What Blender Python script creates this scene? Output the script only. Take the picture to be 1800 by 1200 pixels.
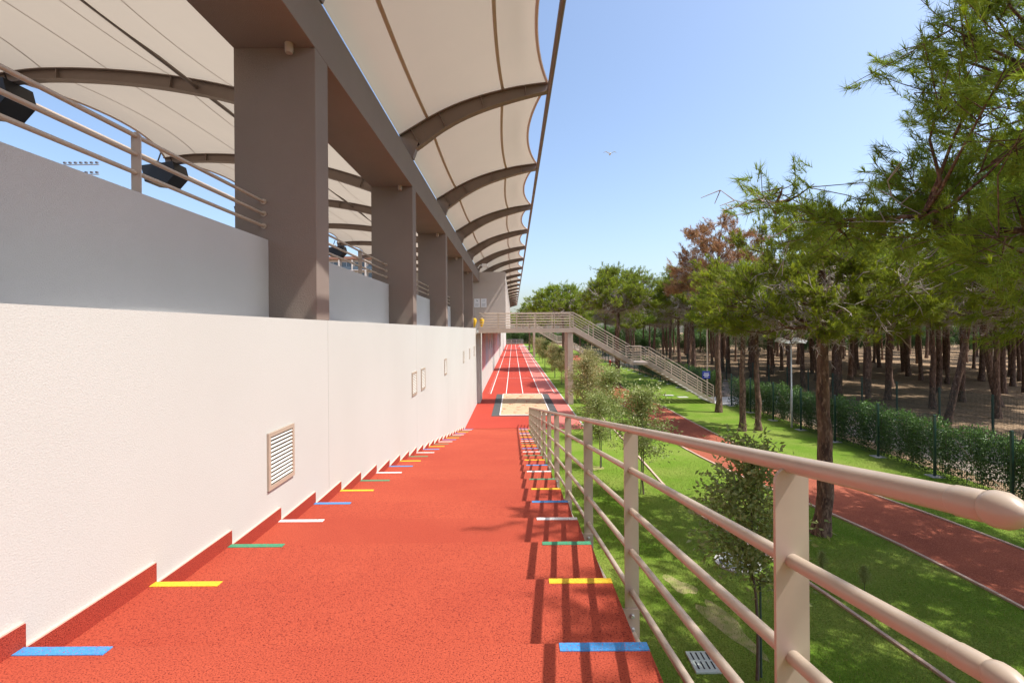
import bpy, bmesh, math, random
import numpy as np
from mathutils import Vector, Matrix
random.seed(7)
RNG = np.random.default_rng(7)
for o in list(bpy.data.objects): bpy.data.objects.remove(o)
SC = bpy.context.scene
COL = SC.collection
# ------------------------------------------------------------------ camera
EYE = 4.98                       # camera height over the track
cam_d = bpy.data.cameras.new('camera'); cam = bpy.data.objects.new('camera', cam_d); COL.objects.link(cam)
cam_d.sensor_width = 36; cam_d.lens = 17.0; cam_d.clip_start = 0.05; cam_d.clip_end = 2000
cam_d.shift_x = -2/1800; cam_d.shift_y = -20/1800
cam.matrix_world = Matrix.Translation((0, 0, EYE)) @ Matrix.Rotation(math.pi/2, 4, 'X') @ Matrix.Rotation(-0.008, 4, 'Z')
SC.camera = cam
# ------------------------------------------------------------------ sky and sun
SUN = Vector((1.0, -0.235, 1.66)).normalized()
W = bpy.data.worlds.new('World'); SC.world = W; W.use_nodes = True
nt = W.node_tree; bg = nt.nodes['Background']
sk = nt.nodes.new('ShaderNodeTexSky'); sk.sky_type = 'NISHITA'; sk.sun_disc = False
sk.sun_elevation = math.asin(SUN.z); sk.sun_rotation = math.atan2(SUN.x, SUN.y)
sk.air_density = 1.0; sk.dust_density = 2.6; sk.ozone_density = 2.0
nt.links.new(sk.outputs[0], bg.inputs[0]); bg.inputs[1].default_value = 0.14
sl = bpy.data.lights.new('sun', 'SUN'); sl.energy = 3.4; sl.angle = math.radians(0.53); sl.color = (1.0, 0.955, 0.89)
so = bpy.data.objects.new('sun', sl); COL.objects.link(so)
so.rotation_euler = SUN.to_track_quat('Z', 'Y').to_euler(); so.location = (20, -5, 40)
vs = SC.view_settings; vs.view_transform = 'Standard'; vs.look = 'None'; vs.gamma = 1; vs.use_curve_mapping = False
vs.exposure = 0.90

# ------------------------------------------------------------------ materials
def N(t, kind, **kw):
    n = t.nodes.new(kind)
    for k, v in kw.items():
        if isinstance(k, str) and hasattr(n, k): setattr(n, k, v)
    return n
def mat(name, col, rough=0.7, var=None, vscale=3.0, vamt=0.5, speck=None, sscale=200, slo=.45, shi=.6, bump=0.0, bscale=100,
        metal=0.0, spec=0.5, transl=0.0, tcol=None, attr=None, attr_col=None, rnd=0.0, stretch=None, detail=4):
    m = bpy.data.materials.new(name); m.use_nodes = True; t = m.node_tree
    b = t.nodes['Principled BSDF']; out = t.nodes['Material Output']
    b.inputs['Roughness'].default_value = rough; b.inputs['Metallic'].default_value = metal
    b.inputs['Specular IOR Level'].default_value = spec
    geo = N(t, 'ShaderNodeNewGeometry'); pos = geo.outputs['Position']
    if stretch:
        mp = N(t, 'ShaderNodeMapping'); mp.inputs['Scale'].default_value = stretch
        t.links.new(pos, mp.inputs[0]); pos = mp.outputs[0]
    cur = None
    def base():
        r = N(t, 'ShaderNodeRGB'); r.outputs[0].default_value = (*col, 1); return r.outputs[0]
    cur = base()
    def mixc(fac, a, bcol):
        mx = N(t, 'ShaderNodeMix', data_type='RGBA')
        t.links.new(fac, mx.inputs[0]); t.links.new(a, mx.inputs[6])
        if isinstance(bcol, tuple): mx.inputs[7].default_value = (*bcol, 1)
        else: t.links.new(bcol, mx.inputs[7])
        return mx.outputs[2]
    def ramp(src, lo, hi, o0=0.0, o1=1.0):
        r = N(t, 'ShaderNodeMapRange'); r.inputs[1].default_value = lo; r.inputs[2].default_value = hi
        r.inputs[3].default_value = o0; r.inputs[4].default_value = o1; t.links.new(src, r.inputs[0]); return r.outputs[0]
    def noise(scale, det=detail, rgh=.55):
        n = N(t, 'ShaderNodeTexNoise'); n.inputs['Scale'].default_value = scale; n.inputs['Detail'].default_value = det
        n.inputs['Roughness'].default_value = rgh; t.links.new(pos, n.inputs['Vector']); return n.outputs[0]
    if var: cur = mixc(ramp(noise(vscale), .35, .65, 0, vamt), cur, var)
    if speck: cur = mixc(ramp(noise(sscale, 2, .6), slo, shi), cur, speck)
    if attr:
        a = N(t, 'ShaderNodeAttribute'); a.attribute_name = attr; cur = mixc(a.outputs['Fac'], cur, attr_col)
    if rnd:
        oi = N(t, 'ShaderNodeObjectInfo'); h = N(t, 'ShaderNodeHueSaturation')
        t.links.new(ramp(oi.outputs['Random'], 0, 1, 1-rnd, 1+rnd), h.inputs['Value'])
        t.links.new(ramp(oi.outputs['Random'], 0, 1, .5-.05*rnd, .5+.05*rnd), h.inputs['Hue']); t.links.new(cur, h.inputs['Color']); cur = h.outputs[0]
    t.links.new(cur, b.inputs['Base Color'])
    if bump:
        bn = N(t, 'ShaderNodeBump'); bn.inputs['Strength'].default_value = bump; bn.inputs['Distance'].default_value = 1.0/bscale
        t.links.new(noise(bscale, 3), bn.inputs['Height']); t.links.new(bn.outputs[0], b.inputs['Normal'])
    if transl:
        tr = N(t, 'ShaderNodeBsdfTranslucent'); ms = N(t, 'ShaderNodeMixShader'); ms.inputs[0].default_value = transl
        if tcol: tr.inputs[0].default_value = (*tcol, 1)
        else: t.links.new(cur, tr.inputs[0])
        t.links.new(b.outputs[0], ms.inputs[1]); t.links.new(tr.outputs[0], ms.inputs[2]); t.links.new(ms.outputs[0], out.inputs[0])
    return m
M = {}
M['rubber'] = mat('red_rubber', (.42, .075, .037), .85, var=(.345, .05, .026), vscale=.7, vamt=.7, speck=(.13, .010, .007), sscale=120, slo=.50, shi=.68, bump=.9, bscale=170, spec=.25)
M['rubber_skirt'] = mat('red_rubber_skirting', (.38, .052, .03), .85, speck=(.14, .012, .008), sscale=150, slo=.48, shi=.66, bump=.9, bscale=170, spec=.25)
M['track'] = mat('track_rubber', (.41, .05, .026), .8, var=(.35, .04, .023), vscale=.35, vamt=.7, speck=(.3, .03, .018), sscale=60, bump=.3, bscale=100, spec=.3)
M['track_glare'] = mat('glare_tinted_track_rubber', (.52, .15, .125), .75, var=(.47, .115, .09), vscale=.5, vamt=.7, bump=.3, bscale=100, spec=.4)  # same track rubber, sun glare painted in as a paler, pinker colour
def paint(n, c): return mat('paint_'+n, c, .75, var=tuple(x*.7 for x in c), vscale=60, vamt=.8, speck=(.30, .05, .03), sscale=130, slo=.60, shi=.68, bump=.8, bscale=170)
M['blue'] = paint('blue', (.05, .27, .62)); M['yellow'] = paint('yellow', (.80, .50, .02)); M['green'] = paint('green', (.04, .27, .14)); M['white'] = paint('white', (.80, .78, .76))
M['line'] = mat('lane_paint', (.78, .76, .74), .7, var=(.62, .45, .42), vscale=6, vamt=.5)
M['stucco'] = mat('white_stucco', (.525, .522, .49), .9, var=(.49, .485, .452), vscale=.35, vamt=.8, speck=(.475, .47, .437), sscale=90, slo=.5, shi=.7, bump=.28, bscale=110, spec=.2)
M['parapet'] = mat('pale_grey_stucco', (.47, .465, .46), .9, var=(.43, .425, .42), vscale=.6, vamt=.7, bump=.5, bscale=110, spec=.2)
M['taupe'] = mat('taupe_stucco', (.25, .20, .17), .9, var=(.22, .175, .15), vscale=.7, vamt=.7, bump=.6, bscale=110, spec=.2)
M['block'] = mat('beige_stucco', (.46, .40, .355), .9, var=(.42, .365, .325), vscale=.5, vamt=.6, bump=.4, bscale=80, spec=.2)
M['steel'] = mat('brown_steel', (.21, .155, .125), .45, var=(.18, .13, .105), vscale=2, vamt=.6)
M['beige'] = mat('beige_painted_steel', (.44, .355, .275), .36, var=(.385, .31, .245), vscale=5, vamt=.6, spec=.5)
M['slat'] = mat('cream_slats', (.62, .57, .50), .5)
M['beige_dull'] = mat('beige_bridge_paint', (.46, .37, .30), .5, var=(.37, .30, .25), vscale=1.5, vamt=.8)
M['membrane'] = mat('canopy_membrane', (.54, .485, .41), .8, var=(.49, .44, .37), vscale=.6, vamt=.6, transl=.24, tcol=(.70, .60, .48), spec=.2)
M['seam'] = mat('canopy_seam', (.47, .38, .31), .8)
M['black'] = mat('black_cabinet', (.012, .012, .014), .5)
M['dark'] = mat('dark_gap', (.02, .02, .02), .9)
M['mortar'] = mat('mortar', (.62, .45, .36), .9)
M['sand'] = mat('sand', (.56, .42, .27), .95, var=(.45, .32, .20), vscale=1.6, vamt=.8, speck=(.36, .26, .16), sscale=40, bump=.8, bscale=25)
M['rubber_black'] = mat('black_rubber_tile', (.055, .06, .062), .85, var=(.085, .088, .088), vscale=2, bump=.3, bscale=80)
M['lawn'] = mat('lawn_turf', (.12, .22, .018), .95, var=(.22, .27, .055), vscale=.55, vamt=.9, speck=(.075, .135, .014), sscale=28, slo=.45, shi=.7, bump=1.0, bscale=45, spec=.1, detail=7)
M['blade'] = mat('grass_blades', (.135, .26, .018), .7, var=(.245, .31, .06), vscale=.55, vamt=.9, transl=.3, attr='tint', attr_col=(.36, .36, .11), spec=.2, detail=7)
M['soil'] = mat('forest_floor', (.30, .205, .13), 1, var=(.19, .125, .075), vscale=.35, vamt=.9, speck=(.36, .26, .17), sscale=7, bump=.8, bscale=8, spec=.05, detail=7)
M['bare'] = mat('bare_earth', (.32, .28, .14), 1, var=(.2, .25, .06), vscale=6, vamt=.8, bump=.6, bscale=40, spec=.05)
M['path'] = mat('red_gravel_path', (.30, .085, .05), .95, var=(.22, .06, .038), vscale=1.2, vamt=.8, speck=(.47, .17, .10), sscale=60, slo=.5, shi=.7, bump=.9, bscale=60, spec=.1)
M['curb'] = mat('pink_concrete_kerb', (.52, .38, .30), .9, var=(.42, .30, .24), vscale=4, bump=.4, bscale=60)
M['concrete'] = mat('pale_concrete', (.50, .49, .46), .9, var=(.40, .39, .37), vscale=2, vamt=.8, bump=.3, bscale=50)
M['grate'] = mat('pale_green_cast_grate', (.50, .57, .50), .6, var=(.42,.48,.42), vscale=9)
M['road'] = mat('service_road', (.30, .235, .19), .95, var=(.22, .175, .14), vscale=.6, vamt=.8, bump=.4, bscale=40)
M['fence'] = mat('dark_green_fence_paint', (.012, .05, .035), .45)
M['bark'] = mat('pine_bark', (.20, .125, .09), .95, var=(.085, .055, .045), vscale=9, vamt=1, speck=(.30, .205, .15), sscale=16, slo=.52, shi=.7, bump=1.0, bscale=14, spec=.1, stretch=(1, 1, .35))
M['twig'] = mat('dead_twigs', (.38, .32, .29), .9, var=(.48, .42, .38), vscale=2)
M['needle'] = mat('pine_needles', (.185, .245, .032), .6, transl=.42, attr='tint', attr_col=(.56, .68, .05), rnd=.15, spec=.18)
M['needle_dry'] = mat('dry_pine_needles', (.46, .235, .115), .7, transl=.25, attr='tint', attr_col=(.16, .17, .05), spec=.2)
M['leaf'] = mat('sapling_leaves', (.21, .27, .065), .42, transl=.38, attr='tint', attr_col=(.42, .45, .19), spec=.5)
M['leaf_dry'] = mat('yellowing_leaves', (.25, .26, .09), .5, transl=.38, attr='tint', attr_col=(.50, .42, .22), spec=.4)
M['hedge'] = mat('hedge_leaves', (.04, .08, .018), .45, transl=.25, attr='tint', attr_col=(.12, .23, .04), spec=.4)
M['stem'] = mat('sapling_stem', (.12, .09, .07), .9, var=(.2, .16, .13), vscale=20)
M['stake'] = mat('green_stake', (.05, .09, .07), .6)
M['glass'] = mat('window_glass', (.10, .13, .16), .1, spec=.8)
M['hotel'] = mat('hotel_render', (.66, .60, .54), .9, var=(.6, .54, .48), vscale=.2)
M['hotel_red'] = mat('hotel_red_brown', (.36, .19, .13), .9)
M['signwhite'] = mat('white_notice', (.72, .73, .76), .5); M['signblue'] = mat('blue_notice', (.02, .035, .26), .4); M['ink'] = mat('grey_print', (.12, .12, .14), .6)
M['bag'] = mat('yellow_fabric', (.75, .46, .02), .6); M['red'] = mat('red_enamel', (.45, .02, .015), .35)
M['galv'] = mat('galvanised_steel', (.42, .43, .43), .4, metal=.6, var=(.33, .34, .34), vscale=6)
M['plastic'] = mat('white_plastic', (.78, .78, .77), .4)
# mural: soft pink and blue print on grey
def mural_mat():
    m = mat('mural_print', (.50, .44, .41), .85, var=(.55, .22, .27), vscale=.16, vamt=.75, speck=(.40, .42, .50), sscale=.22, slo=.5, shi=.62); return m
M['mural'] = mural_mat()

# ------------------------------------------------------------------ mesh builder
class MB:
    def __init__(s): s.v = []; s.f = []; s.m = []
    def add(s, vs, fs, mi=0):
        k = len(s.v); s.v += [tuple(p) for p in vs]; s.f += [tuple(i+k for i in f) for f in fs]; s.m += [mi]*len(fs); return s
    def box(s, x0, x1, y0, y1, z0, z1, mi=0):
        return s.add([(x0,y0,z0),(x1,y0,z0),(x1,y1,z0),(x0,y1,z0),(x0,y0,z1),(x1,y0,z1),(x1,y1,z1),(x0,y1,z1)],
                     [(0,3,2,1),(4,5,6,7),(0,1,5,4),(1,2,6,5),(2,3,7,6),(3,0,4,7)], mi)
    def bbox(s, x0, x1, y0, y1, z0, z1, b=.01, mi=0):      # bevelled box
        bm = bmesh.new(); bmesh.ops.create_cube(bm, size=1)
        for v in bm.verts: v.co = ((x0+x1)/2+v.co.x*(x1-x0), (y0+y1)/2+v.co.y*(y1-y0), (z0+z1)/2+v.co.z*(z1-z0))
        bmesh.ops.bevel(bm, geom=list(bm.edges), offset=b, segments=2, affect='EDGES', profile=.5)
        bm.verts.index_update(); s.add([v.co[:] for v in bm.verts], [[v.index for v in f.verts] for f in bm.faces], mi); bm.free(); return s
    def tube(s, pts, r, n=10, cap=True, mi=0):
        pts = [Vector(p) for p in pts]; k = len(pts); rr = r if isinstance(r, (list, tuple)) else [r]*k
        d0 = (pts[1]-pts[0]).normalized(); up = Vector((0,0,1)) if abs(d0.z) < .9 else Vector((1,0,0))
        a = d0.cross(up).normalized(); base = len(s.v)
        for i, p in enumerate(pts):
            d = ((pts[i+1]-p).normalized() if i < k-1 else Vector()) + ((p-pts[i-1]).normalized() if i else Vector())
            d.normalize(); a = (a-d*a.dot(d)).normalized(); b = d.cross(a)
            for j in range(n):
                t = 2*math.pi*j/n; s.v.append(tuple(p+(a*math.cos(t)+b*math.sin(t))*rr[i]))
        for i in range(k-1):
            for j in range(n):
                q = base+i*n; s.f.append((q+j, q+(j+1)%n, q+n+(j+1)%n, q+n+j)); s.m.append(mi)
        if cap:
            s.f.append(tuple(base+j for j in range(n))[::-1]); s.f.append(tuple(base+(k-1)*n+j for j in range(n))); s.m += [mi, mi]
        return s
    def prism(s, poly, axis, a0, a1, mi=0):      # poly 2d extruded along axis
        def P(u, v, w): return {'x': (w,u,v), 'y': (u,w,v), 'z': (u,v,w)}[axis]
        n = len(poly); vs = [P(u,v,a0) for u,v in poly]+[P(u,v,a1) for u,v in poly]
        return s.add(vs, [tuple(range(n))[::-1], tuple(range(n,2*n))]+[(i,(i+1)%n,n+(i+1)%n,n+i) for i in range(n)], mi)
    def sheet(s, poly, z, mi=0): return s.add([(x,y,z) for x,y in poly], [tuple(range(len(poly)))], mi)
    def build(s, name, m, parent=None, smooth=False):
        me = bpy.data.meshes.new(name); me.from_pydata(s.v, [], s.f)
        ms = m if isinstance(m, (list, tuple)) else [m]
        for x in ms: me.materials.append(M[x])
        if len(ms) > 1: me.polygons.foreach_set('material_index', s.m)
        bm = bmesh.new(); bm.from_mesh(me); bmesh.ops.recalc_face_normals(bm, faces=bm.faces); bm.to_mesh(me); bm.free()
        if smooth:
            me.polygons.foreach_set('use_smooth', [True]*len(me.polygons))
            try: me.set_sharp_from_angle(angle=math.radians(40))
            except Exception: pass
        return link(name, me, parent)
def link(name, me, parent=None):
    o = bpy.data.objects.new(name, me); COL.objects.link(o)
    if parent is not None:
        o.parent = parent
        w = Vector((0,0,0)); p = parent
        while p is not None: w += p.location; p = p.parent
        o.location = -w                        # meshes are written in world coordinates
    return o
def tag(o, label, cat, group=None, kind=None):
    if label: o['label'] = label
    if cat: o['category'] = cat
    if group: o['group'] = group
    if kind: o['kind'] = kind
    return o
def thing(name, label, cat, loc=(0,0,0), group=None):
    o = bpy.data.objects.new(name, None); COL.objects.link(o); o.location = loc; o.empty_display_size = .2
    return tag(o, label, cat, group)
def struct(o): o['kind'] = 'structure'; return o
def copy_tree(o, parent=None):
    c = o.copy(); COL.objects.link(c); c.parent = parent
    for ch in o.children: copy_tree(ch, c)
    return c
def arrays(name, V, F, m, parent=None, tint=None):       # fast mesh from numpy triangles / quads
    me = bpy.data.meshes.new(name); V = np.asarray(V, np.float32); F = np.asarray(F, np.int32); k = F.shape[1]
    me.vertices.add(len(V)); me.vertices.foreach_set('co', V.ravel())
    me.loops.add(F.size); me.loops.foreach_set('vertex_index', F.ravel())
    me.polygons.add(len(F)); me.polygons.foreach_set('loop_start', np.arange(0, F.size, k, dtype=np.int32))
    try: me.polygons.foreach_set('loop_total', np.full(len(F), k, np.int32))
    except Exception: pass
    if tint is not None:
        a = me.attributes.new('tint', 'FLOAT', 'POINT'); a.data.foreach_set('value', np.asarray(tint, np.float32))
    me.update(calc_edges=True); me.materials.append(M[m]); return link(name, me, parent)

# ================================================================== GROUND
g = MB().sheet([(-400,-300),(400,-300),(400,600),(-400,600)], -.03).build('ground', 'soil'); struct(g)
g = MB().sheet([(.66,-30),(14.7,-30),(14.7,174),(3.4,174),(3.4,24.3),(.66,24.3)], 0).build('lawn', 'lawn'); struct(g)
g = MB().sheet([(15.6,-20),(19.9,-20),(19.9,150),(15.6,150)], -.018).build('service_road', 'road'); struct(g)
TR = MB().sheet([(-2.49,24.5),(2.05,24.5),(2.05,169),(-2.49,169)], .010).build('running_track', 'track'); struct(TR)
MB().sheet([(2.05,24.2),(3.55,24.2),(3.55,169),(2.05,169)], .010).build('glare_lane', 'track_glare', TR)  # right-hand strip, its glare put into the colour
MB().sheet([(.66,24.2),(2.05,24.2),(2.05,24.5),(.66,24.5)], .010).build('glare_lane', 'track_glare', TR)
MB().box(3.55,3.63,24.2,169,-.02,.02).build('edging', 'concrete', TR)
LX = [-1.79,-.58,.725,2.03,3.22]
for x in LX: MB().sheet([(x-.03,37.9),(x+.03,37.9),(x+.03,165),(x-.03,165)], .015).build('lane_line', 'line', TR)
for i in range(30): MB().sheet([(-2.02,38.5+i),(-1.83,38.5+i),(-1.83,38.56+i),(-2.02,38.56+i)], .015).build('tick_mark', 'line', TR)
for y in (50, 71, 110): MB().sheet([(-1.75,y),(3.2,y),(3.2,y+.05),(-1.75,y+.05)], .0185).build('cross_line', 'line', TR)
# sand pit
SP = thing('sand_pit', 'long jump pit of pale sand framed in white with black rubber sides', 'sand pit', (.67,32.8,0))
n = 34; ys = np.linspace(28.25,37.45,3*n); xs = np.linspace(-.78,2.13,n)
XX, YY = np.meshgrid(xs, ys); ZZ = .022+.012*np.sin(XX*5.1+YY*2.3)*np.sin(YY*3.7-XX*1.9)+RNG.normal(0,.006,XX.shape)
idx = np.arange(XX.size).reshape(XX.shape); F = np.stack([idx[:-1,:-1],idx[:-1,1:],idx[1:,1:],idx[1:,:-1]],-1).reshape(-1,4)
arrays('sand', np.stack([XX,YY,ZZ],-1).reshape(-1,3), F, 'sand', SP)
for b in ((-.84,-.78,28.2,37.5),(2.13,2.19,28.2,37.5),(-.78,2.13,28.14,28.25),(-.78,2.13,37.45,37.55)):
    MB().box(b[0],b[1],b[2],b[3],0,.05).build('border', 'line', SP)
for x0, x1 in ((-1.3,-.845),(2.195,2.66)):
    for i in range(10): MB().bbox(x0,x1,27.95+i*.955,27.95+i*.955+.945,0,.03,.006).build('rubber_tile', 'rubber_black', SP)
for i in range(3): MB().bbox(-.843+i*1.012,-.843+i*1.012+1.004,27.95,28.135,0,.03,.006).build('rubber_tile', 'rubber_black', SP)
# jogging path with kerbs
PC = [(10.3,-20),(10.25,4),(10.2,8),(10.05,10.8),(9.6,13.4),(8.8,16.6),(8.3,20.5),(8.25,25),(8.3,32),(8.1,40),(8.5,50),(10,62),(11,80),(11.2,110),(11.2,150)]
def spline(P, per):
    out = []
    for i in range(len(P)-1):
        p0 = P[max(i-1,0)]; p1 = P[i]; p2 = P[i+1]; p3 = P[min(i+2,len(P)-1)]
        for k in range(per):
            t = k/per
            out.append(tuple(.5*(2*b+(c-a)*t+(2*a-5*b+4*c-d)*t*t+(-a+3*b-3*c+d)*t**3) for a,b,c,d in zip(p0,p1,p2,p3)))
    return out+[P[-1]]
def resample(P, step):
    out = [Vector(P[0])]; acc = 0
    for a, b in zip(P[:-1], P[1:]):
        a, b = Vector(a), Vector(b); L = (b-a).length; t = step-acc
        while t <= L: out.append(a+(b-a)*t/L); t += step
        acc = (L-(t-step))
    return out
def offset(P, w):
    out = []
    for i, p in enumerate(P):
        d = (P[min(i+1,len(P)-1)]-P[max(i-1,0)]).normalized(); out.append(p+Vector((d.y,-d.x))*w)
    return out
pc = resample(spline(PC, 12), 1.0)
L, R = offset(pc, -1.2), offset(pc, 1.2)
vs = [(*p, .012) for p in L]+[(*p, .012) for p in R]; k = len(L)
JP = MB().add(vs, [(i,k+i,k+i+1,i+1) for i in range(k-1)]).build('jogging_path', 'path'); struct(JP)
kerb_me = MB().bbox(-.498,.498,-.035,.035,-.06,.045,.008); KM = None
def kerbs(line, parent, y1=60):
    global KM
    for a, b in zip(line[:-1], line[1:]):
        if a.y < 2 or a.y > y1: continue
        if KM is None: o = kerb_me.build('kerb_stone', 'curb', parent); KM = o.data
        else: o = link('kerb_stone', KM, parent)
        c = (a+b)/2; d = b-a; w = parent.location
        o.location = (c.x-w.x, c.y-w.y, -w.z+random.uniform(-.006,.004)); o.rotation_euler = (0,0,math.atan2(d.y,d.x)+random.uniform(-.01,.01)); o.scale = (d.length,1,1)
kerbs(offset(pc,-1.24), JP); kerbs(offset(pc,1.24), JP)
GE = thing('garden_edging', 'thin pinkish kerb line winding across the lawn past the round cover', 'edging', (5,12,0))
kerbs(resample(spline([(6.3,4),(6.07,6.85),(5.92,8.0),(5.73,9.4),(5.3,11.3),(5.0,12.6),(4.76,14.25),(4.83,18.1),(4.95,23.9),(5.0,32)],10),1.0), GE, 32)
# paved landing at foot of the bridge stair, with slabs
PV = MB().sheet([(13.3,31.4),(15.6,31.4),(15.6,35),(13.3,35)], .005).build('pavement', 'concrete'); struct(PV)
for i in range(5):
    for j in range(5): MB().bbox(13.32+i*1.2,14.5+i*1.2,31.42+j*.72,32.12+j*.72,.0,.03,.006).build('paving_slab', 'concrete', PV)
# covers in the lawn
MH = thing('manhole_cover', 'round grey cover in a white concrete ring on the lawn', 'manhole', (4.72,10.25,0))
ring = [(math.cos(t)*.46,math.sin(t)*.46) for t in np.linspace(0,2*math.pi,40,endpoint=False)]
MB().prism([(4.72+x,10.25+y) for x,y in ring],'z',-.03,.035).build('concrete_ring','concrete',MH)
MB().prism([(4.72+x*.78,10.25+y*.78) for x,y in ring],'z',.03,.05).build('lid','galv',MH)
MB().prism([(4.72+x*.82,10.25+y*.82) for x,y in ring],'z',.03,.0385).build('seat_gap','dark',MH)
DG = thing('drain_grate', 'square pale drain grate with two rows of slots in the lawn', 'drain', (2.8,7.2,0))
MB().bbox(2.60,2.98,6.98,7.44,-.03,.03,.01).build('frame','grate',DG)
for r in range(2):
    for c in range(4): MB().box(2.66+c*.078,2.682+c*.078,7.04+r*.2,7.2+r*.2,.028,.0325).build('slot','dark',DG)
def plate(x, y, sx, sy): 
    o = MB().bbox(x-sx,x+sx,y-sy,y+sy,-.03,.025,.008).build('inspection_cover','concrete'); tag(o,'small flat grey concrete cover lying in the lawn near the bridge stair','cover','small covers in the lawn'); 
plate(11.6,36.2,.35,.25); plate(12.3,35.2,.35,.25)
BE = MB()
for (x,y,sx,sy,a) in ((3.55,8.15,.22,.75,.2),(3.2,9.4,.18,.4,.5),(1.6,8.3,.16,.3,.1),(2.9,17.4,.3,.3,0)):
    pts = []
    for i in range(22):
        t = 2*math.pi*i/22; r = 1+.22*math.sin(3*t+x*7)+.12*math.sin(5*t+y); px, py = sx*r*math.cos(t), sy*r*math.sin(t)
        pts.append((x+px*math.cos(a)-py*math.sin(a), y+px*math.sin(a)+py*math.cos(a)))
    BE.sheet(pts, .004)
o = BE.build('bare_patches','bare'); tag(o,'worn patches of dry earth showing in the lawn below the stairs','bare earth',kind='stuff')

# ================================================================== STAIRS
T, RISE, D0, Z0 = .892, .1365, 2.43, 3.409
XW, XE = -2.49, .66
def nz(d): return 3.78-.153*d
ST = thing('stairway', 'long flight of shallow steps in red rubber with coloured nosing stripes', 'stairs', (-.9,12,0))
MB().box(XW,XE,-14,D0-5*T,-.1,Z0+4*RISE).build('landing','rubber',ST)
CY = ['blue','yellow','green','white']
for k in range(-4,25):
    y1 = D0+k*T; y0 = y1-T; z = Z0-k*RISE
    s = MB().bbox(XW,XE,y0,y1,-.1,z,.008).build('step','rubber',ST)
    if k >= -1:
        c = CY[k % 4]; jw = random.uniform(-.015,.015)
        MB().box(-2.465,-2.01+jw,y1-.068,y1-.006,z-.01,z+.004).build('nosing_stripe',c,s)
        MB().box(.225+jw,.656,y1-.068,y1-.006,z-.01,z+.004).build('nosing_stripe',c,s)
    sk_ = MB(); jz = random.uniform(-.008,.008); sk_.box(XW,-2.466,y0+.001,y1+.006,z-.02,z+.122+jz); sk_.box(XW,-2.470,y0+.001,y1+.004,z+.1225+jz,z+.131+jz,1)
    sk_.build('skirting',['rubber_skirt','mortar'],s)
# ------------------------------------------------------------------ stair railing
SR = thing('stair_railing', 'beige steel handrail with five lower bars beside the red steps', 'railing', (.8,1.4,0))
RX = .80; YE = 25.3
hs = [1.02,.742,.464,.186,-.092,-.37]
for i, h in enumerate(hs):
    r = .026 if i == 0 else .021
    y0 = .825 if i == 0 else .805+.02*i
    pts = [(RX,y0,nz(y0)+h),(RX,YE,nz(YE)+h)]
    if nz(YE)+h < .02:
        ye = (3.78+h-.03)/.153; pts[1] = (RX,ye,nz(ye)+h)
    rl = MB().tube(pts, r, 16).build('top_rail' if i == 0 else 'rail','beige',SR,True)
    # swaged collar and domed end cap
    def dp(s): return (RX, y0-s, nz(y0-s)+h)
    MB().tube([dp(-.05),dp(-.045),dp(0.0),dp(.012)],[r*1.02,r*1.07,r*1.07,r*.93],16).build('collar','beige',rl,True)
    cap = [dp(.010+.062*t) for t in (0,.08,.25,.45,.65,.82,.93,1)]
    MB().tube(cap,[r*q for q in (.95,1.12,1.2,1.17,1.0,.74,.45,.1)],16).build('end_cap','beige',rl,True)
for k in range(13):
    y = 1.40+1.915*k; b = nz(y); zt = b+1.012; zb = max(b-.43,.0); x0, x1 = .752,.848
    poly = [(x0,zb),(x1,zb),(x1,zt)]+[(x0+.045-.045*math.sin(t),zt-.045+.045*math.cos(t)) for t in np.linspace(0,math.pi/2,7)]
    p = MB().prism(poly,'y',y-.006,y+.006).build('post','beige',SR)
    if b-.4 > .02:
        MB().prism([(XE-.01,b-.20),(.846,b-.20),(.846,b-.39),(.80,b-.41),(XE-.01,b-.36)],'y',y-.0195,y-.0075).build('bracket','beige_dull',p)
        for q in (-.245,-.335): MB().tube([(.795,y-.012,b+q),(.795,y-.030,b+q),(.795,y-.036,b+q)],[.017,.017,.010],10).build('bolt','galv',p,True)

# ================================================================== GRANDSTAND
GS = thing('grandstand', 'grandstand side with white lower wall, taupe pillars and long taupe beam', 'grandstand', (-3,12,0))
# lower wall in panels with recessed joints
yb = [-14,-5.4,.55,6.5,12.45,18.4,24.35,30.3,33.0]
for a, b in zip(yb[:-1], yb[1:]): MB().box(-2.95,XW,a+.003,b-.003,-.1,5.13).build('wall_panel','stucco',GS)
MB().box(-2.94,XW-.012,-14,33,-.1,5.12).build('wall_core','stucco',GS)
MB().box(-2.90,-2.29,33.0,35.2,0,4.82).build('pilaster','stucco',GS)
MB().box(-2.95,XW,35.2,167,-.1,5.04).build('far_wall','stucco',GS)
MB().box(-13.4,-2.95,-14,36,4.80,5.02).build('concourse_floor','concrete',GS)
MB().box(-3.30,-2.80,-14,36,5.02,5.13).build('ledge','stucco',GS)
PY = [6.15+5.95*k for k in range(-3,5)]
for y in PY:
    p = MB().bbox(-3.53,-2.492,y,y+.42,5.13,8.592,.008).build('pillar','taupe',GS)
    MB().tube([(-2.78,y-.09,8.60),(-2.78,y-.09,8.50),(-2.78,y-.09,8.47)],[.052,.052,.044],14).build('spout','beige_dull',p,True)
MB().bbox(-3.53,XW,-14,36.1,8.59,9.29,.008).build('beam','taupe',GS)
MB().box(-3.45,-2.57,-14,36.1,9.291,9.34).build('gutter','dark',GS)
for a, b in zip(PY[:-1], PY[1:]): MB().bbox(-3.32,-3.10,a+.422,b-.002,5.10,6.15,.008).build('parapet','parapet',GS)
MB().bbox(-3.32,-3.10,PY[-1]+.422,36.05,5.10,6.15,.008).build('parapet','parapet',GS)
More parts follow.
